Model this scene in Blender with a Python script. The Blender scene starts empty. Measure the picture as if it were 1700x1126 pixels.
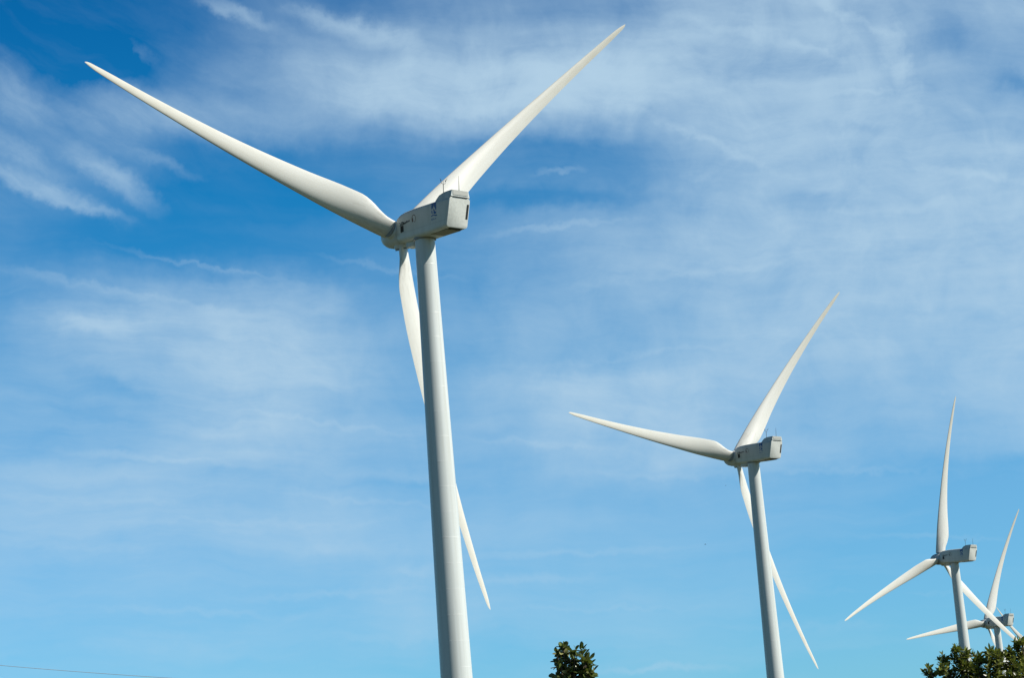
import bpy, bmesh, math, random
from math import sin, cos, pi, radians, atan2, asin, sqrt, exp
from mathutils import Vector, Matrix, noise

# ------------------------------------------------------------------ camera
F_PX, PITCH, ROLL = 3864.3, 0.228062, -0.0801553      # focal length in pixels of the 1700 px wide photo
CAM = Vector((0.0, 0.0, 1.7))
S = bpy.context.scene
cam_d = bpy.data.cameras.new("camera")
cam_d.sensor_fit = 'HORIZONTAL'; cam_d.sensor_width = 36.0
cam_d.lens = F_PX / 1700.0 * 36.0
cam_d.clip_start = 0.5; cam_d.clip_end = 30000.0
cam = bpy.data.objects.new("camera", cam_d); S.collection.objects.link(cam); S.camera = cam
FW = Vector((0, cos(PITCH), sin(PITCH))); RT = Vector((1, 0, 0)); UP = Vector((0, -sin(PITCH), cos(PITCH)))
cr, sr = cos(ROLL), sin(ROLL)
CX = RT * cr - UP * (-sr) * -1.0 * -1.0
# image u = cr*x - sr*(-y) ... axes of the rolled image in world space
IU = RT * cr + UP * sr          # direction of +u (to the right in the picture)
IV = RT * (-sr) + UP * cr       # direction of up in the picture
m = Matrix((IU, IV, -FW)).transposed().to_4x4()
m.translation = CAM
cam.matrix_world = m

def ray(px, py):
    d = FW + IU * ((px - 850.0) / F_PX) + IV * ((563.0 - py) / F_PX)
    return d
def at(px, py, depth):
    return CAM + ray(px, py) * depth
def azel(px, py):
    d = ray(px, py).normalized()
    return atan2(d.x, d.y), asin(d.z)

# ------------------------------------------------------------------ light
SUN_EL, SUN_AZ = radians(39.0), radians(74.0)          # azimuth counted from behind the camera towards the right
sun_dir = Vector((sin(SUN_AZ) * cos(SUN_EL), -cos(SUN_AZ) * cos(SUN_EL), sin(SUN_EL)))
sun_l = bpy.data.lights.new("sun", 'SUN'); sun_l.energy = 5.0; sun_l.angle = radians(0.5); sun_l.color = (1.0, 0.955, 0.865)
sun = bpy.data.objects.new("sun", sun_l); S.collection.objects.link(sun)
sun.rotation_euler = sun_dir.to_track_quat('Z', 'Y').to_euler()
S.view_settings.view_transform = 'Standard'; S.view_settings.look = 'None'
S.view_settings.exposure = 0.0; S.view_settings.gamma = 1.0; S.view_settings.use_curve_mapping = False

W = bpy.data.worlds.new("World"); S.world = W; W.use_nodes = True
nt = W.node_tree; nt.nodes.clear()
class G:
    """small helper to write node graphs"""
    def __init__(s, nt): s.nt = nt
    def n(s, t, **kw):
        x = s.nt.nodes.new(t)
        for k, v in kw.items(): setattr(x, k, v)
        return x
    def put(s, sock, v):
        if isinstance(v, bpy.types.NodeSocket): s.nt.links.new(v, sock)
        elif v is not None: sock.default_value = v
    def m(s, op, a, b=None, c=None, clamp=False):
        x = s.n('ShaderNodeMath', operation=op); x.use_clamp = clamp
        s.put(x.inputs[0], a); s.put(x.inputs[1], b); s.put(x.inputs[2], c)
        return x.outputs[0]
    def vm(s, op, a, b=None, scale=None):
        x = s.n('ShaderNodeVectorMath', operation=op)
        s.put(x.inputs[0], a); s.put(x.inputs[1], b)
        if scale is not None: s.put(x.inputs['Scale'], scale)
        return x.outputs[0]
    def ramp(s, fac, stops, interp='LINEAR'):
        x = s.n('ShaderNodeValToRGB'); x.color_ramp.interpolation = interp
        e = x.color_ramp.elements
        while len(e) < len(stops): e.new(0.5)
        for el, (p, c) in zip(e, stops): el.position = p; el.color = (c[0], c[1], c[2], 1)
        s.put(x.inputs[0], fac); return x.outputs[0]
    def mr(s, v, a, b, c, d, kind='LINEAR'):
        x = s.n('ShaderNodeMapRange', interpolation_type=kind)
        for i, k in enumerate((v, a, b, c, d)): s.put(x.inputs[i], k)
        return x.outputs[0]
    def noise(s, vec, scale, detail=5.0, rough=0.55, dist=0.0, dim='3D', color=False):
        x = s.n('ShaderNodeTexNoise', noise_dimensions=dim)
        s.put(x.inputs['Vector'], vec); s.put(x.inputs['Scale'], scale); s.put(x.inputs['Detail'], detail)
        s.put(x.inputs['Roughness'], rough); s.put(x.inputs['Distortion'], dist)
        return x.outputs['Color' if color else 'Fac']
    def mapping(s, vec, loc=(0, 0, 0), rot=(0, 0, 0), scale=(1, 1, 1), kind='POINT'):
        x = s.n('ShaderNodeMapping', vector_type=kind)
        s.put(x.inputs['Vector'], vec); s.put(x.inputs['Location'], loc) if kind != 'NORMAL' else None
        s.put(x.inputs['Rotation'], rot); s.put(x.inputs['Scale'], scale)
        return x.outputs[0]
    def mix(s, fac, a, b):
        x = s.n('ShaderNodeMix', data_type='RGBA')
        s.put(x.inputs[0], fac); s.put(x.inputs[6], a); s.put(x.inputs[7], b)
        return x.outputs[2]
g = G(nt)
sky = g.n('ShaderNodeTexSky', sky_type='NISHITA'); sky.sun_disc = False
sky.sun_elevation = SUN_EL; sky.sun_rotation = atan2(sun_dir.x, sun_dir.y)
sky.altitude = 50.0; sky.air_density = 1.0; sky.dust_density = 0.6; sky.ozone_density = 2.0
tc = g.n('ShaderNodeTexCoord'); D = tc.outputs['Generated']
sep = g.n('ShaderNodeSeparateXYZ'); g.put(sep.inputs[0], D)
AZ = g.m('ARCTAN2', sep.outputs[0], sep.outputs[1]); EL = g.m('ARCSINE', sep.outputs[2])
K = 38.643                                             # 100 photo pixels are one unit of azimuth / elevation
cmb = g.n('ShaderNodeCombineXYZ'); g.put(cmb.inputs[0], g.m('MULTIPLY', AZ, K)); g.put(cmb.inputs[1], g.m('MULTIPLY', EL, K))
P0 = cmb.outputs[0]
# clouds: thin cirrus sheets, streaks and wisps laid over the dome by azimuth and elevation
wc = g.vm('SUBTRACT', g.noise(P0, 0.55, 5.0, 0.55, color=True), (0.5, 0.5, 0.5))
w2 = g.vm('SUBTRACT', g.noise(P0, 2.6, 4.0, 0.6, color=True), (0.5, 0.5, 0.5))
PW = g.vm('ADD', P0, g.vm('MULTIPLY', wc, (1.6, 1.1, 0.0)))
PW2 = g.vm('ADD', g.vm('ADD', P0, g.vm('MULTIPLY', wc, (.5, .35, 0.0))), g.vm('MULTIPLY', w2, (0.6, 0.35, 0.0)))
PW = g.vm('ADD', PW, g.vm('MULTIPLY', w2, (0.45, 0.3, 0.0)))
ROWS = [  # how bright (red channel of the sky) each part of the veil is, every 140 photo pixels
    (8, 10, 34, 74, 60, 95, 108, 112, 138, 152, 158, 136, 152),
    (66, 14, 74, 112, 152, 165, 177, 176, 166, 158, 163, 136, 122),
    (84, 92, 52, 44, 62, 74, 74, 80, 118, 150, 155, 156, 150),
    (74, 50, 48, 56, 68, 84, 106, 124, 144, 155, 160, 160, 164),
    (104, 138, 152, 158, 142, 112, 126, 132, 138, 150, 158, 158, 158),
    (120, 126, 146, 160, 138, 124, 130, 164, 164, 144, 134, 140, 145),
    (138, 144, 142, 138, 138, 124, 126, 118, 118, 115, 112, 110, 108),
    (130, 130, 134, 130, 130, 144, 130, 126, 124, 120, 115, 118, 118),
    (116, 116, 122, 126, 124, 118, 116, 114, 122, 118, 115, 115, 116),
]
def lin(c): c = c / 255.0; return c / 12.92 if c < .04045 else ((c + .055) / 1.055) ** 2.4
CLEAR = [(.06, .185), (.10, .176), (.146, .150), (.19, .100), (.228, .058), (.277, .026), (.30, .0125), (.375, .004), (.45, .003)]
def clear_r(el):
    for (a, va), (b, vb) in zip(CLEAR[:-1], CLEAR[1:]):
        if el <= b: return va + (vb - va) * max(0, (el - a) / (b - a))
    return CLEAR[-1][1]
# picture-aligned angular coordinates of the warped direction, in units of 140 photo pixels
az0, el0 = azel(850, 563)
PA = g.vm('SUBTRACT', PW, (az0 * K, el0 * K, 0))
PA = g.mapping(PA, (0, 0, 0), (0, 0, -ROLL), (1, 1, 1))
sa = g.n('ShaderNodeSeparateXYZ'); g.put(sa.inputs[0], PA)
TX = g.m('DIVIDE', g.m('ADD', sa.outputs[0], 8.5), 1.4); TY = g.m('DIVIDE', g.m('SUBTRACT', 5.63, sa.outputs[1]), 1.4)
fx = g.m('DIVIDE', TX, 12.0, clamp=True); ty = g.m('MINIMUM', g.m('MAXIMUM', TY, 0.0), 8.0)
tot = None
for r_i, row in enumerate(ROWS):
    fc = g.n('ShaderNodeFloatCurve'); cv = fc.mapping.curves[0]
    vals = []
    for c_i, rr in enumerate(row):
        el = azel(c_i * 140, r_i * 140)[1]; c0 = clear_r(el)
        vals.append(max(0.0, min(1.0, (lin(rr) - c0) / (.47 - c0))))
    cv.points[0].location = (0, vals[0]); cv.points[1].location = (1, vals[-1])
    for c_i in range(1, 12): cv.points.new(c_i / 12.0, vals[c_i])
    fc.mapping.update(); g.put(fc.inputs['Value'], fx)
    wgt = g.m('SUBTRACT', 1.0, g.m('ABSOLUTE', g.m('SUBTRACT', ty, float(r_i))), clamp=True)
    wgt = g.mr(wgt, 0.0, 1.0, 0.0, 1.0, 'SMOOTHSTEP')
    c_ = g.m('MULTIPLY', fc.outputs[0], wgt)
    tot = c_ if tot is None else g.m('ADD', tot, c_)
BL = [  # finer wisps: px, py, half length, half width, angle (clockwise in the picture), amount
    (200, 830, 260, 10, 1, .10), (420, 868, 300, 9, -2, .12), (150, 905, 240, 12, 2, .08), (560, 985, 260, 10, -3, .12), (330, 1015, 280, 9, 1, .10), (620, 1060, 240, 12, -3, .08), (1000, 1010, 240, 8, -1, .10), (960, 915, 260, 10, -2, .12), (1120, 790, 240, 10, 2, .10), (520, 700, 280, 8, 6, .12), (250, 760, 260, 9, 4, .12), (600, 830, 220, 8, 3, .10), (900, 740, 200, 9, 3, .12), (1400, 780, 260, 8, 2, .10), (1500, 985, 240, 8, 1, .08), (640, 445, 180, 8, 10, .10), (330, 440, 240, 7, 9, .12),
    (100, 75, 220, 70, 10, -.20), (300, 195, 360, 60, 4, .32), (130, 545, 70, 26, 6, .16), (240, 530, 120, 26, 4, .12), (430, 640, 180, 40, 12, .14), (420, 740, 260, 16, 4, -.10), (180, 640, 130, 26, 20, -.12), (620, 150, 260, 60, -6, .12), (880, 165, 330, 62, -2, .20), (1000, 120, 160, 40, -4, .10), (900, 330, 330, 30, 0, -.14), (420, 330, 300, 60, 0, -.10),
    (170, 545, 150, 30, 4, .14), (480, 600, 260, 50, 4, .16), (560, 640, 160, 40, 10, .10), (900, 650, 260, 40, -3, .12), (1180, 645, 200, 40, 2, .10), (1350, 720, 300, 30, 0, -.08),
    (700, 790, 240, 16, 4, .08), (120, 790, 260, 30, -3, .10), (560, 905, 220, 18, 3, .07), (280, 1060, 240, 26, -3, .10), (140, 940, 200, 20, 0, -.05), (1250, 500, 260, 40, -4, -.06), (1450, 390, 220, 30, 2, .10), (1620, 250, 160, 40, 8, .08),
    (385, 16, 110, 22, 18, .34), (600, 50, 150, 30, 12, .34), (230, 85, 50, 22, 30, .16), (520, 28, 90, 14, 10, .14),
    (20, 165, 110, 50, 35, .22), (70, 310, 190, 26, 20, .34), (195, 300, 130, 32, 30, .34), (40, 255, 120, 30, 30, .2), (270, 272, 110, 16, 18, .14), (150, 350, 110, 12, 12, .16),
    (1490, 100, 30, 130, -14, .30), (1430, 30, 150, 12, 28, .14), (1240, 55, 240, 13, 14, .12), (1180, 235, 220, 12, 24, .14), (1420, 215, 120, 16, 4, -.14), (1620, 290, 200, 10, 10, .12), (1500, 345, 260, 14, -4, .10), (1330, 330, 200, 22, 10, -.12), (1150, 455, 320, 10, -6, .10), (1540, 520, 220, 16, 4, -.10), (1050, 590, 260, 9, -5, .10), (1440, 154, 90, 9, -3, .14), (1330, 70, 130, 10, 22, .10), (1570, 60, 60, 50, 60, -.16), (1690, 138, 70, 26, 20, -.22),
    (935, 378, 190, 9, -4, .16), (930, 288, 62, 9, -5, .18), (1160, 296, 60, 8, 0, .10), (870, 240, 300, 22, 2, -.10),
    (120, 470, 360, 14, 10, .10), (300, 505, 300, 10, 9, .08), (190, 545, 110, 30, 8, .14), (420, 575, 120, 24, 8, .12), (330, 700, 260, 12, 8, -.06), (170, 690, 140, 22, 10, -.08),
    (960, 640, 220, 34, -4, .12), (690, 950, 60, 14, -4, .16), (880, 962, 200, 13, -2, .14), (1090, 1110, 200, 10, -2, .18), (1560, 893, 180, 8, 2, .12), (1330, 1040, 200, 10, 3, .07), (420, 880, 160, 10, -2, .07),
]
for px, py, a, b, ang, amt in BL:
    az, el = azel(px, py)
    v = g.mapping(PW2, (az * K, el * K, 0), (0, 0, -radians(ang) + ROLL), (a / 100.0, b / 100.0, 1), 'TEXTURE')
    gr = g.n('ShaderNodeTexGradient', gradient_type='SPHERICAL'); g.put(gr.inputs[0], v)
    tot = g.m('ADD', tot, g.mr(gr.outputs['Fac'], 0.0, 1.0, 0.0, amt, 'SMOOTHSTEP'))
def fibres(ang, sx, sy, seed, detail=7.0, rough=.62):
    q = g.vm('ADD', P0, g.vm('MULTIPLY', wc, (1.2, 0.8, 0.0)))
    q = g.mapping(q, (seed, seed * 1.7, 0), (0, 0, radians(ang)), (1, 1, 1))
    return g.noise(g.vm('MULTIPLY', q, (sx, sy, 1)), 1.0, detail, rough)
fa = fibres(30, 0.5, 2.1, 3.1); fb = fibres(5, 0.20, 1.7, 7.7)
fsel = g.m('MAXIMUM', g.mr(TX, 1.0, 5.0, 0.0, 1.0, 'SMOOTHSTEP'), g.mr(TY, 2.2, 3.2, 0.0, 1.0, 'SMOOTHSTEP'))
mixf = g.n('ShaderNodeMix', data_type='FLOAT'); g.put(mixf.inputs[0], fsel); g.put(mixf.inputs[2], fa); g.put(mixf.inputs[3], fb)
fib = mixf.outputs[0]
puff = g.noise(P0, 0.9, 8.0, 0.6, 0.5)
wf = g.mr(TX, 1.5, 5.0, 1.45, 0.85)                     # stringier wisps at one end, soft sheets at the other
tex = g.m('ADD', g.m('MULTIPLY', fib, wf), g.m('MULTIPLY', puff, g.m('SUBTRACT', 2.0, wf)))
cl = g.m('MULTIPLY', g.m('MAXIMUM', tot, 0.0), tex)
band = g.vm('MULTIPLY', g.mapping(g.vm('ADD', P0, g.vm('MULTIPLY', wc, (1.0, .8, 0))), (2.3, 9.1, 0), (0, 0, radians(2)), (1, 1, 1)), (.16, 1.05, 1))
band = g.noise(band, 1.0, 5.0, 0.55)
lowv = g.mr(TY, 4.0, 6.0, 0.10, 0.66, 'SMOOTHSTEP')
cl = g.m('ADD', cl, g.m('MULTIPLY', g.m('SUBTRACT', fib, 0.5), 0.12))
cl = g.m('ADD', cl, g.m('MULTIPLY', g.m('SUBTRACT', band, 0.455), lowv))
fade = g.m('MULTIPLY', g.mr(g.m('ABSOLUTE', g.m('SUBTRACT', TX, 6.0)), 7.5, 18.0, 1.0, 0.25), g.mr(TY, -8.0, -1.0, 0.25, 1.0))
soft = g.n('ShaderNodeFloatCurve'); scv = soft.mapping.curves[0]          # dense cloud saturates gently
scv.points[0].location = (0, 0); scv.points[1].location = (1, .97)
for xx, yy in ((.375, .60), (.625, .87), (.80, .94)): scv.points.new(xx, yy)
soft.mapping.update(); g.put(soft.inputs['Value'], g.m('DIVIDE', cl, 1.6, clamp=True))
CLOUD = g.m('MULTIPLY', soft.outputs[0], fade)
# clear air: the Nishita sky, its hue deepened as a polarised, saturated picture shows it
elr = g.mr(EL, 0.0, pi / 2, 0.0, 1.0)
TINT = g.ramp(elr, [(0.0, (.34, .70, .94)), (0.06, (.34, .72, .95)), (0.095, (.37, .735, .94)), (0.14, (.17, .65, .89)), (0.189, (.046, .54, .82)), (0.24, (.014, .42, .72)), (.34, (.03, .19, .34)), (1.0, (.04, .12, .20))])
SKYB = 0.15
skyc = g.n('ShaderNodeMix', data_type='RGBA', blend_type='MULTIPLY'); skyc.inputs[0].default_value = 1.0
away = g.mr(g.m('ABSOLUTE', AZ), 0.45, 1.3, 1.0, 0.55, 'SMOOTHSTEP')     # sky dimmed to the sides and behind, added to deepen the turbines' shaded faces
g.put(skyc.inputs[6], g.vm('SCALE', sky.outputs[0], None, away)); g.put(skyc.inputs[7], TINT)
bg = g.n('ShaderNodeBackground'); bg.inputs[1].default_value = SKYB
cloud_col = (0.47 / SKYB, 0.655 / SKYB, 0.81 / SKYB, 1)
import os
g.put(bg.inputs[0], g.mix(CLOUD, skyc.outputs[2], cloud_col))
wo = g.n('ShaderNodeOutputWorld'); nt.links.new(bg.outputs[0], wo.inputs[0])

# ------------------------------------------------------------------ helpers
random.seed(7)
COL = S.collection
def tag(o, label=None, cat=None, group=None, kind=None):
    if label: o['label'] = label
    if cat: o['category'] = cat
    if group: o['group'] = group
    if kind: o['kind'] = kind
    return o
def obj(name, bm, mat, parent=None, smooth=None):
    me = bpy.data.meshes.new(name)
    bm.normal_update(); bm.to_mesh(me); bm.free()
    if smooth is not None:
        for p in me.polygons: p.use_smooth = True
        if smooth < 170: me.set_sharp_from_angle(angle=radians(smooth))
    for mm in (mat if isinstance(mat, list) else [mat]): me.materials.append(mm)
    o = bpy.data.objects.new(name, me); COL.objects.link(o)
    if parent: o.parent = parent
    return o
def loft(bm, rings, cap0=True, cap1=True):
    vs = [[bm.verts.new(p) for p in r] for r in rings]
    n = len(vs[0])
    for a, b in zip(vs[:-1], vs[1:]):
        for i in range(n):
            bm.faces.new((a[i], a[(i + 1) % n], b[(i + 1) % n], b[i]))
    if cap0: bm.faces.new(list(reversed(vs[0])))
    if cap1: bm.faces.new(vs[-1])
    return vs
def recalc(bm): bmesh.ops.recalc_face_normals(bm, faces=bm.faces[:])
def tube(bm, pts, rad, n=8):
    rings = []
    for i, p in enumerate(pts):
        p = Vector(p)
        t = (Vector(pts[min(i + 1, len(pts) - 1)]) - Vector(pts[max(i - 1, 0)])).normalized()
        a = t.cross(Vector((0, 0, 1))) if abs(t.z) < .95 else t.cross(Vector((1, 0, 0)))
        a.normalize(); b = t.cross(a)
        r = rad[i] if isinstance(rad, (list, tuple)) else rad
        rings.append([p + a * (r * cos(2 * pi * k / n)) + b * (r * sin(2 * pi * k / n)) for k in range(n)])
    loft(bm, rings)
def box(bm, x0, x1, y0, y1, z0, z1):
    v = [bm.verts.new((x, y, z)) for z in (z0, z1) for y in (y0, y1) for x in (x0, x1)]
    for f in ((0, 2, 3, 1), (4, 5, 7, 6), (0, 1, 5, 4), (2, 6, 7, 3), (0, 4, 6, 2), (1, 3, 7, 5)):
        bm.faces.new([v[i] for i in f])

def mat(name, build):
    mt = bpy.data.materials.new(name); mt.use_nodes = True
    t = mt.node_tree; t.nodes.clear()
    gg = G(t); out = gg.n('ShaderNodeOutputMaterial')
    t.links.new(build(gg), out.inputs[0]); return mt
def principled(gg, col, rough, spec=0.5, normal=None, **kw):
    b = gg.n('ShaderNodeBsdfPrincipled')
    gg.put(b.inputs['Base Color'], col); gg.put(b.inputs['Roughness'], rough); gg.put(b.inputs['Specular IOR Level'], spec)
    if normal is not None: gg.put(b.inputs['Normal'], normal)
    for k, v in kw.items(): gg.put(b.inputs[k], v)
    return b.outputs[0]
def plain(name, col, rough=0.5, spec=0.4):
    def f(gg):
        c = gg.n('ShaderNodeTexCoord').outputs['Object']
        k = gg.noise(c, 3.0, 4.0)
        return principled(gg, gg.mix(gg.mr(k, .35, .65, 0, 1), tuple(x * .92 for x in col) + (1,), tuple(min(1, x * 1.05) for x in col) + (1,)), rough, spec)
    return mat(name, f)

def m_tower(gg):
    c = gg.n('ShaderNodeTexCoord').outputs['Object']
    sp = gg.n('ShaderNodeSeparateXYZ'); gg.put(sp.inputs[0], c)
    z = sp.outputs[2]
    seam = gg.m('PINGPONG', z, 1.45)                     # a weld every 2.9 m
    line = gg.mr(seam, 0.0, 0.06, 1.0, 0.0)
    brk = gg.noise(gg.vm('MULTIPLY', c, (1.2, 1.2, 0.5)), 1.0, 3.0)
    line = gg.m('MULTIPLY', line, gg.mr(brk, .42, .6, 0, 1))
    st = gg.noise(gg.vm('MULTIPLY', c, (2.2, 2.2, 0.05)), 1.0, 5.0)
    wn = gg.n('ShaderNodeTexWhiteNoise', noise_dimensions='1D'); gg.put(wn.inputs['W'], gg.m('FLOOR', gg.m('DIVIDE', z, 2.9)))
    can = wn.outputs['Value']
    col = gg.mix(gg.mr(st, .42, .75, 0, 1), (.745, .785, .765, 1), (.60, .62, .58, 1))
    col = gg.mix(gg.mr(can, 0, 1, 0, .30), col, (.67, .72, .70, 1))
    col = gg.mix(gg.m('MULTIPLY', line, .65), col, (.87, .88, .86, 1))
    bp = gg.n('ShaderNodeBump'); gg.put(bp.inputs['Strength'], .5); gg.put(bp.inputs['Distance'], .02); gg.put(bp.inputs['Height'], line)
    return principled(gg, col, .38, .5, bp.outputs[0])
def m_blade(gg):
    c = gg.n('ShaderNodeTexCoord').outputs['Object']
    sp = gg.n('ShaderNodeSeparateXYZ'); gg.put(sp.inputs[0], c)
    st = gg.noise(gg.vm('MULTIPLY', c, (.35, 3.0, 3.0)), 1.0, 6.0)
    d = gg.mr(sp.outputs[0], 12.0, 45.0, 0.0, 1.0)
    dirt = gg.m('MULTIPLY', gg.mr(st, .42, .75, 0, 1), gg.m('ADD', gg.m('MULTIPLY', d, .6), .2))
    col = gg.mix(dirt, (.82, .815, .765, 1), (.68, .645, .55, 1))
    col = gg.mix(gg.m('MULTIPLY', gg.mr(sp.outputs[0], 15., 45., 0., 1.), .6), col, (.745, .71, .60, 1))   # soiled yellowish towards the tip
    oil = gg.noise(gg.vm('MULTIPLY', c, (.5, 2.2, 2.2)), 1.0, 5.0)
    oil = gg.m('MULTIPLY', gg.mr(oil, .48, .68, 0, 1), gg.mr(sp.outputs[0], 2.0, 9.0, .55, 0.0))
    col = gg.mix(oil, col, (.40, .37, .30, 1))
    return principled(gg, col, .42, .4)
def m_nacelle(gg):
    c = gg.n('ShaderNodeTexCoord').outputs['Object']
    st = gg.noise(gg.vm('MULTIPLY', c, (1.5, 1.0, .35)), 1.0, 6.0)
    sp = gg.n('ShaderNodeSeparateXYZ'); gg.put(sp.inputs[0], c)
    seam = gg.mr(gg.m('ABSOLUTE', gg.m('ADD', sp.outputs[2], 0.35)), 0.0, 0.03, 1.0, 0.0)
    seam2 = gg.mr(gg.m('PINGPONG', sp.outputs[1], 1.9), 0.0, 0.02, 1.0, 0.0)
    col = gg.mix(gg.mr(st, .4, .72, 0, 1), (.71, .75, .725, 1), (.60, .635, .60, 1))
    col = gg.mix(gg.m('MULTIPLY', gg.m('MAXIMUM', seam, seam2), .65), col, (.35, .37, .36, 1))
    return principled(gg, col, .42, .4)
M = {}
M['tower'] = mat('tower_paint', m_tower); M['blade'] = mat('blade_gelcoat', m_blade); M['nacelle'] = mat('nacelle_gelcoat', m_nacelle)
M['hub'] = plain('hub_gelcoat', (.70, .715, .68), .42)
M['tail'] = plain('tail_gelcoat', (.84, .86, .81), .42)
M['dark'] = plain('opening_and_gap_shade', (.035, .037, .035), .6)
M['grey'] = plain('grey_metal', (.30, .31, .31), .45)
M['rod'] = plain('rod_metal', (.11, .12, .12), .5)
M['blue'] = plain('blue_print', (.010, .13, .40), .45)
M['black'] = plain('black_print', (.022, .026, .028), .5)
M['ink'] = plain('faded_ink', (.11, .12, .12), .5)
M['brown'] = plain('brown_print', (.13, .085, .06), .5)
M['hatch'] = plain('hatch_panel', (.26, .255, .19), .6)
def m_grille(gg):
    c = gg.n('ShaderNodeTexCoord').outputs['Object']
    sp = gg.n('ShaderNodeSeparateXYZ'); gg.put(sp.inputs[0], c)
    a = gg.m('PINGPONG', sp.outputs[0], .06); b = gg.m('PINGPONG', sp.outputs[2], .05)
    k = gg.mr(gg.m('MINIMUM', a, b), .006, .018, 0.0, 1.0)
    col = gg.mix(k, (.60, .61, .57, 1), (.42, .43, .40, 1))
    return principled(gg, col, .6, .3)
M['grille'] = mat('cooler_grille', m_grille)

# ------------------------------------------------------------------ ground
TURB = [  # x, y, base z, yaw, rotor azimuth
    (-9.1389, 259.820, -3.962, -.673783, -1.265226),
    (45.2659, 451.446, -.914, -.657996, -1.433244),
    (113.796, 625.805, -3.216, -.683877, -1.961456),
    (163.841, 833.522, -2.709, -.658378, -1.697740),
    (299.582, 1400.28, 29.063, -.671952, -.934033),
]
def ground_z(x, y):
    d0 = x * x + y * y
    z = 0.0
    w0 = 1.0 / (d0 + 900.0) * (1.0 if d0 < 1e8 else 1.0); sw = w0
    for tx, ty, tz, _, _ in TURB:
        w = 1.0 / ((x - tx) ** 2 + (y - ty) ** 2 + 1.0); z += w * tz; sw += w
    return z / sw
bm = bmesh.new(); N = 120; R0 = 9000.0
def warp(t): return R0 * (0.04 * t + 0.96 * t ** 3)
grid = [[None] * (N + 1) for _ in range(N + 1)]
for i in range(N + 1):
    for j in range(N + 1):
        x = warp(2 * i / N - 1); y = 300 + warp(2 * j / N - 1)
        grid[i][j] = bm.verts.new((x, y, ground_z(x, y)))
for i in range(N):
    for j in range(N):
        bm.faces.new((grid[i][j], grid[i + 1][j], grid[i + 1][j + 1], grid[i][j + 1]))
def m_ground(gg):
    c = gg.n('ShaderNodeTexCoord').outputs['Object']
    a = gg.noise(c, .02, 6.0); b = gg.noise(c, 1.4, 6.0)
    col = gg.mix(gg.mr(a, .4, .6, 0, 1), (.080, .078, .036, 1), (.040, .058, .020, 1))
    col = gg.mix(gg.m('MULTIPLY', gg.mr(b, .4, .7, 0, 1), .5), col, (.12, .105, .06, 1))
    bp = gg.n('ShaderNodeBump'); gg.put(bp.inputs['Distance'], .2); gg.put(bp.inputs['Height'], b)
    return principled(gg, col, .95, .1, bp.outputs[0])
gr_o = obj('ground', bm, mat('dry_grass_ground', m_ground), smooth=180); gr_o['kind'] = 'structure'

# ------------------------------------------------------------------ wind turbine (local: +Y upwind, +X to its side, Z up)
RB, OVER, TILT, NTILT = 45.0, 4.65, .0906593, radians(4.5)
CONE, FLEX = 3.2, 6.3                                # upwind coning and downwind bend at the tip
HUBZ = 80.0
def interp(tab, x):
    for (a, va), (b, vb) in zip(tab[:-1], tab[1:]):
        if x <= b:
            t = (x - a) / (b - a); return va + (vb - va) * t
    return tab[-1][1]
def cubic(tab, x):
    n = len(tab)
    for i in range(n - 1):
        if x <= tab[i + 1][0] or i == n - 2:
            x0, y0 = tab[i]; x1, y1 = tab[i + 1]; h = x1 - x0
            def sl(k):
                if k <= 0 or k >= n - 1: return (tab[min(k + 1, n - 1)][1] - tab[max(k - 1, 0)][1]) / (tab[min(k + 1, n - 1)][0] - tab[max(k - 1, 0)][0])
                d0 = (tab[k][1] - tab[k - 1][1]) / (tab[k][0] - tab[k - 1][0]); d1 = (tab[k + 1][1] - tab[k][1]) / (tab[k + 1][0] - tab[k][0])
                return 0.0 if d0 * d1 <= 0 else 2 * d0 * d1 / (d0 + d1)
            t = min(1, max(0, (x - x0) / h)); m0, m1 = sl(i) * h, sl(i + 1) * h
            return (2 * t**3 - 3 * t**2 + 1) * y0 + (t**3 - 2 * t**2 + t) * m0 + (-2 * t**3 + 3 * t**2) * y1 + (t**3 - t**2) * m1
CHORD = [(.03, 1.86), (.05, 1.95), (.08, 2.45), (.115, 3.12), (.15, 3.42), (.20, 3.32), (.32, 2.75), (.42, 2.32), (.55, 1.82), (.68, 1.40), (.80, 1.06), (.90, .80), (.95, .64), (.98, .46), (.993, .28), (1.0, .06)]
LEADE = [(.03, -.93), (.08, -1.0), (.15, -1.03), (.4, -.76), (.7, -.41), (.9, -.25), (.96, -.20), (.985, -.10), (1.0, .02)]
THICK = [(.03, 1.0), (.05, .94), (.08, .68), (.115, .46), (.15, .35), (.22, .27), (.4, .21), (.6, .18), (1.0, .15)]
TWIST = [(.03, 20), (.15, 19), (.3, 11), (.5, 5.5), (.75, 1.5), (1.0, -.5)]
ROUND = [(.03, 1.0), (.045, 1.0), (.08, .55), (.12, .12), (.16, 0.0), (1.0, 0.0)]
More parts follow.
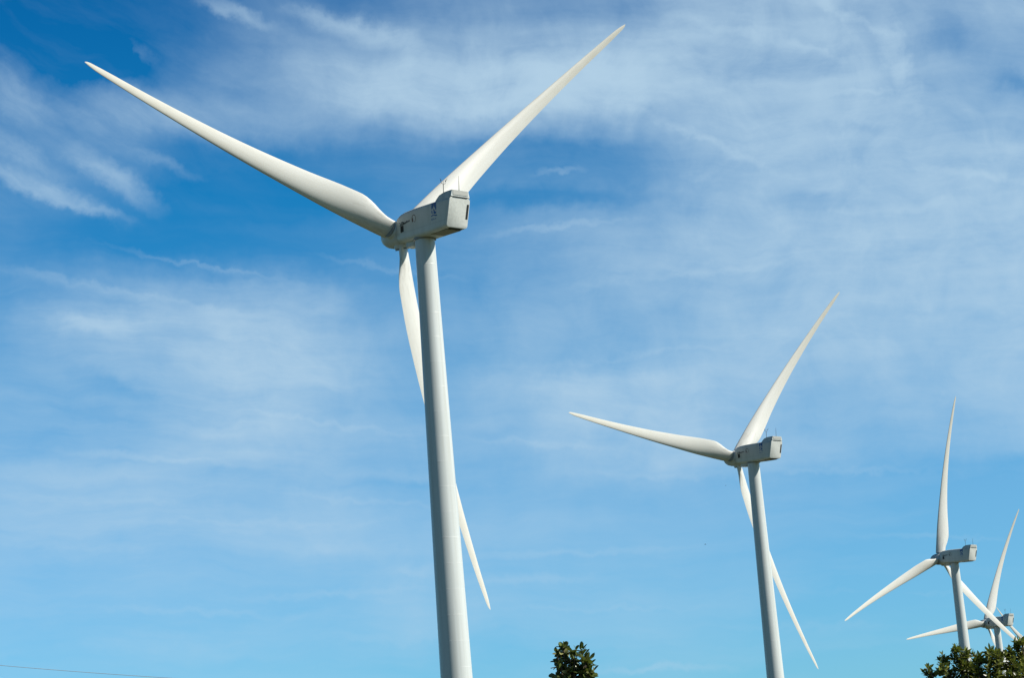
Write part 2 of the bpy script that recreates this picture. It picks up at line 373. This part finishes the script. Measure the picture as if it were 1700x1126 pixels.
def blade_mesh():
    bm = bmesh.new(); rings = []; NP = 20
    us = [.033, .045, .06, .075, .09, .105, .12, .135, .15, .165, .18, .2, .22, .25] + [.25 + .03 * k for k in range(1, 23)] + [.93, .95, .965, .975, .983, .99, .995, 1.0]
    for u in us:
        c = cubic(CHORD, u); le = cubic(LEADE, u); th = cubic(THICK, u); tw = radians(cubic(TWIST, u) + 3.5); ro = max(0, min(1, cubic(ROUND, u)))
        ring = []
        for k in range(2 * NP):
            ang = pi * k / NP                             # 0 at trailing edge, pi at leading edge
            xx = .5 + .5 * cos(ang)
            yt = 5 * (.2969 * sqrt(xx) - .126 * xx - .3516 * xx**2 + .2843 * xx**3 - .1036 * xx**4) * th
            camb = .022 * 4 * xx * (1 - xx)
            up_ = ang <= pi
            af = (yt + camb) if up_ else (-yt * .85 + camb)
            ci = .5 * sin(ang)
            z = (af * (1 - ro) + ci * th * ro) * c
            y = le + xx * c
            ax = le + .30 * c * (1 - ro) + .5 * c * ro
            dy, dz = y - ax, z
            # suction side faces downwind (-Z of the blade frame); leading edge is turned upwind
            yy = ax + dy * cos(tw) + dz * sin(tw)
            zz = -(dz * cos(tw) + dy * sin(tw))
            ring.append((u * RB, yy, zz + CONE * u - FLEX * u * u))
        rings.append(ring)
    loft(bm, rings); recalc(bm)
    return bm
def rrect(hw, zb, zt, rt, rb, n=5, inset_top=0.0):
    pts = []
    for cx, cz, r, a0 in ((hw - rt, zt - rt, rt, 0), (-hw + rt, zt - rt, rt, 90), (-hw + rb, zb + rb, rb, 180), (hw - rb, zb + rb, rb, 270)):
        for k in range(n + 1):
            a = radians(a0 + 90.0 * k / n); pts.append((cx + r * cos(a), cz + r * sin(a)))
    return pts
def turbine():
    root = bpy.data.objects.new('wind_turbine', None); COL.objects.link(root); root.empty_display_size = 4
    # tower: three rolled steel sections with thin flanges
    bm = bmesh.new(); nseg = 64; prof = []
    def rad_at(h): return (2.32 + 1.24 * (78.0 - h) / 50.0) / 2
    zs = [-3.0] + [78.5 * k / 26 for k in range(27)]
    prof = [(rad_at(z), z) for z in zs]
    extra = []
    prof = sorted(prof + extra, key=lambda t: t[1])
    loft(bm, [[(r * cos(2 * pi * k / nseg), r * sin(2 * pi * k / nseg), z) for k in range(nseg)] for r, z in prof])
    recalc(bm); tw = obj('tower', bm, M['tower'], root, 40)
    bm = bmesh.new()
    loft(bm, [[(r * cos(2 * pi * k / 48), r * sin(2 * pi * k / 48), z) for k in range(48)] for r, z in ((1.2, 78.45), (1.32, 78.5), (1.32, 78.78), (1.2, 78.82))])
    recalc(bm); obj('yaw_ring', bm, M['grey'], root, 40)
    # nacelle
    bm = bmesh.new(); rings = []
    SEC = [(-3.85, 1.10, -.95, 1.42, .55, .6, 0), (-3.78, 1.26, -1.10, 1.60, .55, .65, 0), (-3.55, 1.36, -1.19, 1.78, .5, .6, 0), (-2.9, 1.42, -1.27, 2.0, .45, .55, 0), (-1.9, 1.46, -1.33, 2.14, .42, .5, 0),
           (0, 1.5, -1.35, 2.2, .40, .48, 0), (4.1, 1.5, -1.30, 2.2, .40, .45, .12), (6.10, 1.49, -1.22, 2.19, .40, .42, .75), (6.22, 1.46, -1.19, 2.16, .40, .42, .75)]
    for a, hw, zb, zt, rt, rb, sl in SEC:
        rings.append([(x, -(a + sl * (z - zb) / (zt - zb)), z) for x, z in rrect(hw, zb, zt, rt, rb)])
    loft(bm, rings); recalc(bm)
    nac = obj('nacelle', bm, M['nacelle'], root, 35)
    nac.matrix_local = Matrix.Translation((0, 0, HUBZ)) @ Matrix.Rotation(NTILT, 4, 'X')
    def sub(name, bm, mt, smooth=None):
        recalc(bm); return obj(name, bm, mt, nac, smooth)
    # tail panel, slightly proud of the shell
    bm = bmesh.new(); rings = []
    for a, hw, zb, zt, r in ((6.225, 1.43, -1.16, 2.12, .34), (6.26, 1.47, -1.20, 2.17, .36), (6.33, 1.47, -1.20, 2.17, .36), (6.37, 1.43, -1.16, 2.13, .34)):
        rings.append([(x, -(a + .75 * (z - zb) / (zt - zb)), z) for x, z in rrect(hw, zb, zt, r, r)])
    loft(bm, rings); sub('tail_panel', bm, M['tail'], 35)
    def tail_y(z): return -(6.37 + .75 * (z + 1.16) / 3.29)
    bm = bmesh.new()
    loft(bm, [[(1.08, tail_y(-.12) + d, -.12), (1.34, tail_y(-.12) + d, -.12), (1.34, tail_y(1.5) + d, 1.5), (1.08, tail_y(1.5) + d, 1.5)] for d in (.02, -.035)])
    sub('side_vent', bm, M['dark'])
    # raised cooler on the roof
    bm = bmesh.new()
    PRO = [(4.15, 2.12), (4.3, 2.36), (4.75, 2.78), (5.6, 2.98), (7.18, 3.00), (7.18, 2.24), (6.4, 2.05)]
    def hwz(z): return 1.36 - .22 * (z - 2.1) / .9
    rings = [[(s_ * hwz(z), -a, z) for a, z in PRO] for s_ in (-1, 1)]
    loft(bm, rings); sub('roof_cooler', bm, M['nacelle'])
    bm = bmesh.new(); box(bm, -1.05, 1.05, -7.23, -7.17, 2.42, 2.96); sub('cooler_grille', bm, M['grille'])
    bm = bmesh.new(); box(bm, -1.02, 1.02, -7.2, -7.0, 2.17, 2.26); sub('cooler_gap_shade', bm, M['dark'])  # dark strip standing in for the shade between cooler and tail panel
    # underside: service hatch and dark exhaust slot
    bm = bmesh.new(); box(bm, -.95, .95, -5.8, -2.6, -1.36, -1.25); sub('belly_hatch', bm, M['hatch'])
    bm = bmesh.new(); box(bm, -.85, .85, -6.15, -5.85, -1.30, -1.18); sub('exhaust_slot', bm, M['dark'])
    bm = bmesh.new()
    rr = [[(x, -(a), z) for x, z in rrect(hw, zb, -1.2, .05, .18)] for a, hw, zb in ((-2.95, .5, -1.8), (-2.8, .62, -1.95), (-1.3, .68, -2.0), (-1.15, .6, -1.9))]
    loft(bm, rr); sub('belly_fairing', bm, M['hub'], 35)
    # masts on the roof: wind sensors on a forked mast and a lightning rod
    bm = bmesh.new()
    tube(bm, [(-.75, -5.0, 2.7), (-.75, -5.0, 4.15)], .042)
    tube(bm, [(-1.08, -5.0, 4.45), (-1.03, -5.0, 4.18), (-.75, -5.0, 4.12), (-.47, -5.0, 4.18), (-.42, -5.0, 4.45)], .03)
    tube(bm, [(-.75, -5.0, 4.1), (-.75, -5.0, 4.5)], .018)
    for x in (-1.08, -.42):
        loft(bm, [[(x + r * cos(k * pi / 4), -5.0 + r * sin(k * pi / 4), z) for k in range(8)] for r, z in ((.03, 4.43), (.07, 4.48), (.05, 4.58))])
    tube(bm, [(-1.08, -5.0, 4.5), (-1.32, -5.15, 4.66)], .02); tube(bm, [(-.42, -5.0, 4.5), (-.24, -5.12, 4.78)], .025)
    sub('sensor_mast', bm, M['rod'], 40)
    bm = bmesh.new(); tube(bm, [(.05, -6.9, 2.95), (.05, -6.9, 4.0), (.05, -6.9, 4.75)], [.038, .03, .015]); tube(bm, [(.05, -6.9, 2.96), (.05, -6.9, 3.12)], .07)
    sub('lightning_rod', bm, M['rod'], 40)
    # marks on the flank (x = -1.5 side); drawn as thin raised film, (a, z) polygons
    def film(name, polys, mt, x0=-1.462, th=.05):
        bm = bmesh.new()
        for poly in polys:
            loft(bm, [[(x0 - d, -a, z) for a, z in poly] for d in (0.0, th)])
        return sub(name, bm, mt)
    def stroke(pts, w):
        out = []; L = []; Rr = []
        for i, (a, z) in enumerate(pts):
            p, q = pts[max(i - 1, 0)], pts[min(i + 1, len(pts) - 1)]
            dx, dz = q[0] - p[0], q[1] - p[1]; l = math.hypot(dx, dz) or 1
            L.append((a - dz / l * w / 2, z + dx / l * w / 2)); Rr.append((a + dz / l * w / 2, z - dx / l * w / 2))
        return [[L[i], L[i + 1], Rr[i + 1], Rr[i]] for i in range(len(pts) - 1)]
    film('black_mark', [[(-2.62, -.24), (-2.36, -.24), (-2.34, .50), (-2.64, .50)], [(-2.30, -.22), (-2.02, -.22), (-2.06, .52), (-2.30, .52)]] + stroke([(-2.42, .5), (-2.42, 1.02)], .05) + stroke([(-2.2, .5), (-2.2, 1.0)], .05) + stroke([(-2.75, .55), (-2.6, .75), (-2.8, .95)], .04), M['black'], x0=-1.40, th=.085)
    word = []
    x = -2.15
    for k in range(6):                                     # illegible joined-up script, rising to the ring
        h = (.34, .2, .2, .26, .18, .2)[k]; w = .24; z0 = .60 + (x + 2.15) * .12
        word += stroke([(x, z0 + .05), (x + w * .25, z0 + h), (x + w * .55, z0 + h * .9), (x + w * .5, z0 + .02), (x + w, z0 + .07)], .07)
        x += w
    film('script_lettering', word, M['ink'], x0=-1.43, th=.07)
    ring = [(.08 + .36 * cos(t), .92 + .45 * sin(t)) for t in [radians(-70 + 16 * k) for k in range(20)]]
    film('ring_emblem', stroke(ring, .085) + stroke([(-.16, 1.05), (-.12, .75), (-.02, .6)], .16), M['brown'], x0=-1.455, th=.05)
    # blue emblem: block with a pale winding figure cut through it, a wave line underneath
    film('blue_emblem', [[(3.62, 2.0), (4.0, 2.0), (3.98, 1.52), (3.70, 1.28), (3.62, 1.36)], [(4.06, 2.0), (4.52, 2.0), (4.52, 1.2), (4.38, 1.08), (4.32, 1.38), (4.06, 1.62)],
                         [(3.62, 1.12), (3.74, 1.20), (3.80, .80), (3.64, .78)], [(3.98, 1.38), (4.16, 1.16), (4.30, .92), (4.50, .95), (4.50, .68), (4.04, .72), (4.02, 1.05)]]
         + stroke([(3.55, .50), (3.85, .60), (4.1, .58), (4.35, .46), (4.65, .46)], .11), M['blue'], x0=-1.47, th=.05)
    film('small_lettering', stroke([(3.5, .06), (3.62, .2), (3.72, .04)], .05) + stroke([(3.8, .06), (3.86, .2), (3.96, .18), (3.96, .06)], .05) + stroke([(4.04, .05), (4.22, .07)], .06) + stroke([(4.3, .05), (4.36, .18), (4.46, .04)], .05), M['blue'], x0=-1.475, th=.04)
    # hub with spinner and root collars
    bm = bmesh.new()
    PR = [(-3.3, .0), (-3.26, .28), (-3.1, .62), (-2.75, .98), (-2.2, 1.28), (-1.4, 1.48), (-.6, 1.56), (.2, 1.56), (.62, 1.5), (.74, 1.42), (.80, 1.3), (1.2, 1.22)]
    rings = [[(max(r, .01) * cos(2 * pi * k / 40), -a, max(r, .01) * sin(2 * pi * k / 40)) for k in range(40)] for a, r in PR]
    loft(bm, rings); recalc(bm)
    hub = obj('hub', bm, M['hub'], root, 40)
    hub_m = Matrix.Translation((0, 0, HUBZ)) @ Matrix.Rotation(TILT, 4, 'X') @ Matrix.Translation((0, OVER, 0))
    hub.matrix_local = hub_m
    bld = blade_mesh(); blades = []
    b0 = obj('blade', bld, M['blade'], root, 50)
    bm = bmesh.new()
    rr = [[(x_, r * cos(2 * pi * k / 40), r * sin(2 * pi * k / 40)) for k in range(40)] for x_, r in ((.85, 1.10), (1.45, 1.06), (1.55, 1.03), (1.60, .97))]
    loft(bm, rr); recalc(bm); c0 = obj('root_collar', bm, M['hub'], b0, 40)
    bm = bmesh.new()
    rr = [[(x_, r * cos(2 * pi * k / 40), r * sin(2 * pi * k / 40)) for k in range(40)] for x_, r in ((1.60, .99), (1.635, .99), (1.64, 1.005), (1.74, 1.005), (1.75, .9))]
    loft(bm, rr); recalc(bm); c1 = obj('root_joint_shade', bm, M['grey'], b0, 40)  # grey ring stands in for the root joint and the collar's shading
    blades.append(b0)
    for k in (1, 2):
        b = b0.copy(); COL.objects.link(b); blades.append(b)
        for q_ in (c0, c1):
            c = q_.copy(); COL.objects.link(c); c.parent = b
    return root, hub_m, blades
def pose_blades(blades, hub_m, az):
    for k, b in enumerate(blades):
        t = az + 2 * pi * k / 3
        # blade frame: x radial, y towards the trailing edge (clockwise from behind), z upwind (+Y of the turbine)
        X = Vector((sin(t), 0, cos(t))); Y = Vector((cos(t), 0, -sin(t))); Z = Vector((0, 1, 0))
        b.matrix_local = hub_m @ Matrix((X, Y, Z)).transposed().to_4x4()
proto, hub_m, blades = turbine()
LAB = ["tallest white wind turbine with the largest nacelle, its tower running off the bottom edge",
       "second largest white wind turbine, standing between the tallest one and the bushy green treetop",
       "white wind turbine with one blade straight up, its tower rising out of the bushy treetop",
       "small white wind turbine whose nacelle is crossed by the blade of the turbine before it",
       "most distant wind turbine, only a slim blade showing behind the smallest complete nacelle"]
def copy_tree(o, parent=None):
    c = o.copy(); COL.objects.link(c)
    if parent: c.parent = parent; c.matrix_parent_inverse = o.matrix_parent_inverse.copy()
    for ch in list(o.children): copy_tree(ch, c)
    return c
roots = [proto] + [copy_tree(proto) for _ in range(4)]
for r_, (x, y, z, yaw, az), lab in zip(roots, TURB, LAB):
    r_.location = (x, y, z); r_.rotation_euler = (0, 0, -yaw)
    tag(r_, lab, 'wind turbine', 'white wind turbines in a row')
    bl = [c for c in r_.children if c.name.split('.')[0] == 'blade']
    pose_blades(bl, hub_m, az)

# ------------------------------------------------------------------ trees
def m_leaf(base, highlight, rough):
    def f(gg):
        gi = gg.n('ShaderNodeNewGeometry')
        rnd = gi.outputs['Random Per Island']
        col = gg.ramp(rnd, [(0.0, tuple(c * .40 for c in base)), (.45, base), (.80, tuple(c * 1.5 for c in base)), (.93, highlight), (1.0, highlight)])  # random leaf tones; the palest leaves are sunlit highlights put into the colour
        p = gg.n('ShaderNodeBsdfPrincipled'); gg.put(p.inputs['Base Color'], col); gg.put(p.inputs['Roughness'], rough); gg.put(p.inputs['Specular IOR Level'], .5)
        tr = gg.n('ShaderNodeBsdfTranslucent')
        gg.put(tr.inputs[0], gg.mix(.6, col, (.16, .20, .015, 1)))
        mx = gg.n('ShaderNodeMixShader'); mx.inputs[0].default_value = .30
        gg.nt.links.new(p.outputs[0], mx.inputs[1]); gg.nt.links.new(tr.outputs[0], mx.inputs[2])
        return mx.outputs[0]
    return f
M['leaf_bushy'] = mat('glossy_leaf', m_leaf((.19, .225, .045), (.50, .47, .14), .30))
M['leaf_dark'] = mat('dark_oval_leaf', m_leaf((.13, .17, .048), (.48, .46, .19), .27))
def m_bark(gg):
    c = gg.n('ShaderNodeTexCoord').outputs['Object']
    k = gg.noise(gg.vm('MULTIPLY', c, (6, 6, 1.2)), 3.0, 6.0)
    bp = gg.n('ShaderNodeBump'); gg.put(bp.inputs['Distance'], .03); gg.put(bp.inputs['Height'], k)
    return principled(gg, gg.mix(k, (.06, .045, .03, 1), (.17, .14, .10, 1)), .9, .2, bp.outputs[0])
M['bark'] = mat('bark', m_bark)
def leaf(bm, p, d, nrm, L, Wd, shape):
    d = d.normalized(); s = d.cross(nrm)
    if s.length < 1e-4: s = d.cross(Vector((1, 0, 0)))
    s.normalize(); n = s.cross(d).normalized()
    bend = random.uniform(.05, .30); fold = random.uniform(.1, .45)
    rows = []
    for t, w in shape:
        c = p + d * (L * t) - n * (L * bend * t * t)
        if w < .02: rows.append([bm.verts.new(c)])
        else:
            e = s * (Wd * w)
            rows.append([bm.verts.new(c - e + n * (Wd * w * fold)), bm.verts.new(c), bm.verts.new(c + e + n * (Wd * w * fold))])
    for a, b in zip(rows[:-1], rows[1:]):
        if len(a) == 1 and len(b) == 3:
            bm.faces.new((a[0], b[0], b[1])); bm.faces.new((a[0], b[1], b[2]))
        elif len(a) == 3 and len(b) == 3:
            bm.faces.new((a[0], b[0], b[1], a[1])); bm.faces.new((a[1], b[1], b[2], a[2]))
        elif len(b) == 1:
            bm.faces.new((a[0], b[0], a[1])); bm.faces.new((a[1], b[0], a[2]))
LANCE = [(0, 0), (.22, .36), (.5, .5), (.78, .30), (1, 0)]
OVAL = [(0, 0), (.25, .38), (.6, .52), (.85, .36), (1, 0)]
def rvec():
    while True:
        v = Vector((random.uniform(-1, 1), random.uniform(-1, 1), random.uniform(-1, 1)))
        if .05 < v.length < 1: return v.normalized()
def shoot(bl, bt, p, d, n, L, Wd, shape, span):
    """a leafy twig: leaves in a loose spiral along its end"""
    d = d.normalized()
    ax = d.cross(rvec()).normalized(); ph = random.uniform(0, 6.28)
    tube(bt, [p - d * span * 1.4, p - d * span * .4, p], [.006, .004, .002], 5)
    for k in range(n):
        t = (k + .5) / n
        q = p - d * span * (1 - t)
        ph += 2.4 + random.uniform(-.4, .4)
        out = (Matrix.Rotation(ph, 3, d) @ ax)
        ld = (out * (1.15 - .75 * t) + d * (.25 + .8 * t) + rvec() * .22)
        leaf(bl, q, ld, d + Vector((0, 0, .5)) + rvec() * .5, L * random.uniform(.65, 1.15), Wd * random.uniform(.8, 1.1), shape)
def limb(bt, a, b, r0, r1, wob=.06):
    a = Vector(a); b = Vector(b); n = 6; pts = []
    w = rvec() * (b - a).length * wob
    for i in range(n + 1):
        t = i / n; pts.append(a.lerp(b, t) + w * sin(pi * t) + Vector((0, 0, -.05 * (b - a).length * sin(pi * t))))
    tube(bt, pts, [r0 + (r1 - r0) * i / n for i in range(n + 1)], 8)
def tree(name, label, depth, base_px, lobes, L, Wd, shape, nl, leafm, trunk_r, extra=()):
    ppm = F_PX / depth
    root_p = at(base_px, 1300, depth); gz = ground_z(root_p.x, root_p.y)
    root = bpy.data.objects.new(name, None); COL.objects.link(root); root.location = (root_p.x, root_p.y, gz)
    tag(root, label, 'tree')
    o = Vector((root_p.x, root_p.y, gz))
    bl = bmesh.new(); bt = bmesh.new(); cs = []
    for px, py, r, dz, cnt in lobes:
        c = at(px, py, depth) + Vector((0, dz, 0)) - o; cs.append((c, r / ppm, cnt))
    low = min(c.z for c, _, _ in cs)
    fork = Vector((0, 0, max(1.0, low - .3)))
    tube(bt, [(0, 0, -.3), (0, 0, .15), (.03, .02, fork.z * .5), fork], [trunk_r * 1.5, trunk_r * 1.1, trunk_r * .9, trunk_r * .75], 14)
    for c, r, cnt in cs:
        limb(bt, fork, c, trunk_r * .38, .012)
        for _ in range(cnt):
            v = rvec(); rad = r * random.uniform(.25, 1.0) ** .6
            p = c + Vector((v.x, v.y, v.z * .9)) * rad
            d = (v + Vector((0, 0, .7)) + rvec() * .35).normalized()
            if random.random() < .35: tube(bt, [c, c.lerp(p, .5) + rvec() * r * .08, p], [.009, .006, .004], 5)
            shoot(bl, bt, p, d, nl + random.randint(-2, 2), L, Wd, shape, L * 1.25)
    for px, py, dx, dy, ln in extra:                       # single shoots standing clear of the crown
        p = at(px, py, depth) + Vector((0, random.uniform(-.1, .1), 0)) - o
        d = (IU * dx + IV * dy + FW * random.uniform(-.3, .3)).normalized()
        tube(bt, [p - d * ln, p], [.008, .003], 5)
        shoot(bl, bt, p, d, nl + 1, L, Wd, shape, min(ln, L * 1.4))
    recalc(bt)
    obj('trunk', bt, M['bark'], root, 60)
    cr_ = obj('crown', bl, leafm, root, 180)
    return root
tree('leafy_tree', 'broad bushy treetop of glossy green leaves hiding the feet of the farther turbines', 40.0, 1700,
     [(1590, 1092, 17, 0, 13), (1569, 1092, 12, .1, 7), (1586, 1076, 9, 0, 5), (1606, 1086, 11, .1, 6), (1561, 1110, 15, -.1, 10), (1545, 1118, 11, .1, 6), (1541, 1108, 5, 0, 2), (1600, 1112, 22, 0, 18), (1579, 1118, 20, .2, 14),
      (1625, 1092, 15, .1, 10), (1640, 1082, 10, 0, 6), (1657, 1082, 12, .1, 8), (1650, 1100, 24, -.1, 26), (1676, 1084, 13, 0, 9), (1688, 1070, 8, .05, 6), (1697, 1064, 6, 0, 3), (1698, 1084, 14, .1, 9), (1684, 1104, 24, 0, 28), (1622, 1116, 24, .1, 22),
      (1640, 1132, 34, -.2, 45), (1690, 1135, 44, -.3, 70), (1745, 1100, 50, .2, 70), (1590, 1145, 36, .2, 40), (1548, 1140, 18, 0, 12), (1560, 1205, 70, .2, 80), (1650, 1215, 95, .3, 150), (1760, 1215, 120, 0, 180), (1690, 1250, 130, -.5, 180), (1690, 1240, 120, .8, 150), (1840, 1200, 90, .3, 110), (1830, 1310, 110, .2, 120), (1600, 1310, 100, 0, 120)],
     .112, .050, LANCE, 9, M['leaf_bushy'], .14)
tree('leafy_tree', 'narrow dark treetop of big oval leaves poking up alone under open sky', 30.0, 950,
     [(934, 1074, 6, 0, 3), (932, 1086, 10, .05, 4), (953, 1083, 7, -.05, 3), (966, 1082, 7, .05, 3), (972, 1094, 9, 0, 4), (948, 1096, 11, .1, 5), (930, 1102, 9, -.05, 4), (977, 1108, 7, 0, 3), (964, 1108, 13, .05, 7), (940, 1112, 13, 0, 7), (977, 1118, 10, -.05, 5), (926, 1122, 7, 0, 3), (955, 1124, 20, .1, 12), (978, 1126, 8, 0, 3),
      (950, 1160, 40, 0, 26), (930, 1195, 42, -.2, 40), (975, 1200, 46, .2, 40), (950, 1250, 90, 0, 120), (900, 1290, 80, .3, 80), (1010, 1290, 85, -.3, 80), (950, 1340, 120, .1, 140)],
     .108, .056, OVAL, 7, M['leaf_dark'], .10)

# ------------------------------------------------------------------ overhead cable and birds
bm = bmesh.new(); pts = []
for k in range(60):
    x = -1500 + 2800 * k / 59
    pts.append(at(x, 1105.6 + .0885 * x - .00005 * x * x, 46.0))
tube(bm, pts, .0052, 6); recalc(bm)
tag(obj('overhead_cable', bm, plain('cable_sheath', (.48, .53, .57), .6), smooth=180), 'thin grey overhead cable crossing the lower corner of the open sky', 'cable')
def bird(px, py, depth, span, heading, bank):
    bm = bmesh.new(); s = span
    prof = [(-.30, .004), (-.26, .03), (-.16, .055), (0, .075), (.14, .06), (.2, .05), (.26, .045), (.32, .025), (.37, .004)]
    loft(bm, [[(s * r * cos(k * pi / 4), s * y, s * r * sin(k * pi / 4)) for k in range(8)] for y, r in prof])
    loft(bm, [[(s * x, s * -.26, s * z) for x, z in ((-.03, -.008), (.03, -.008), (.03, .008), (-.03, .008))], [(s * x, s * -.46, s * z) for x, z in ((-.09, -.004), (.09, -.004), (.09, .004), (-.09, .004))]])
    for sd in (-1, 1):
        st = [(.04, .12, -.12, .03, .02), (.22, .14, -.08, .10, .014), (.40, .06, -.10, .08, .008), (.52, -.08, -.14, .03, .003)]
        loft(bm, [[(sd * s * x, s * a, s * (z + t)), (sd * s * x, s * b, s * (z + t * .4)), (sd * s * x, s * b, s * (z - t * .4)), (sd * s * x, s * a, s * (z - t))] for x, a, b, z, t in st])
    recalc(bm)
    o = obj('bird', bm, M['bird'], smooth=60); o.location = at(px, py, depth); o.rotation_euler = (0, bank, heading)
    return o
M['bird'] = plain('dark_feathers', (.03, .03, .03), .7)
tag(bird(1170.8, 904.5, 180.0, .22, radians(100), radians(8)), 'tiny dark bird flying low in open sky between the two biggest turbines', 'bird', 'birds in the sky')
tag(bird(1205.0, 806.5, 200.0, .19, radians(60), radians(-12)), 'tiny dark bird just beside the hanging blade of the second largest turbine', 'bird', 'birds in the sky')
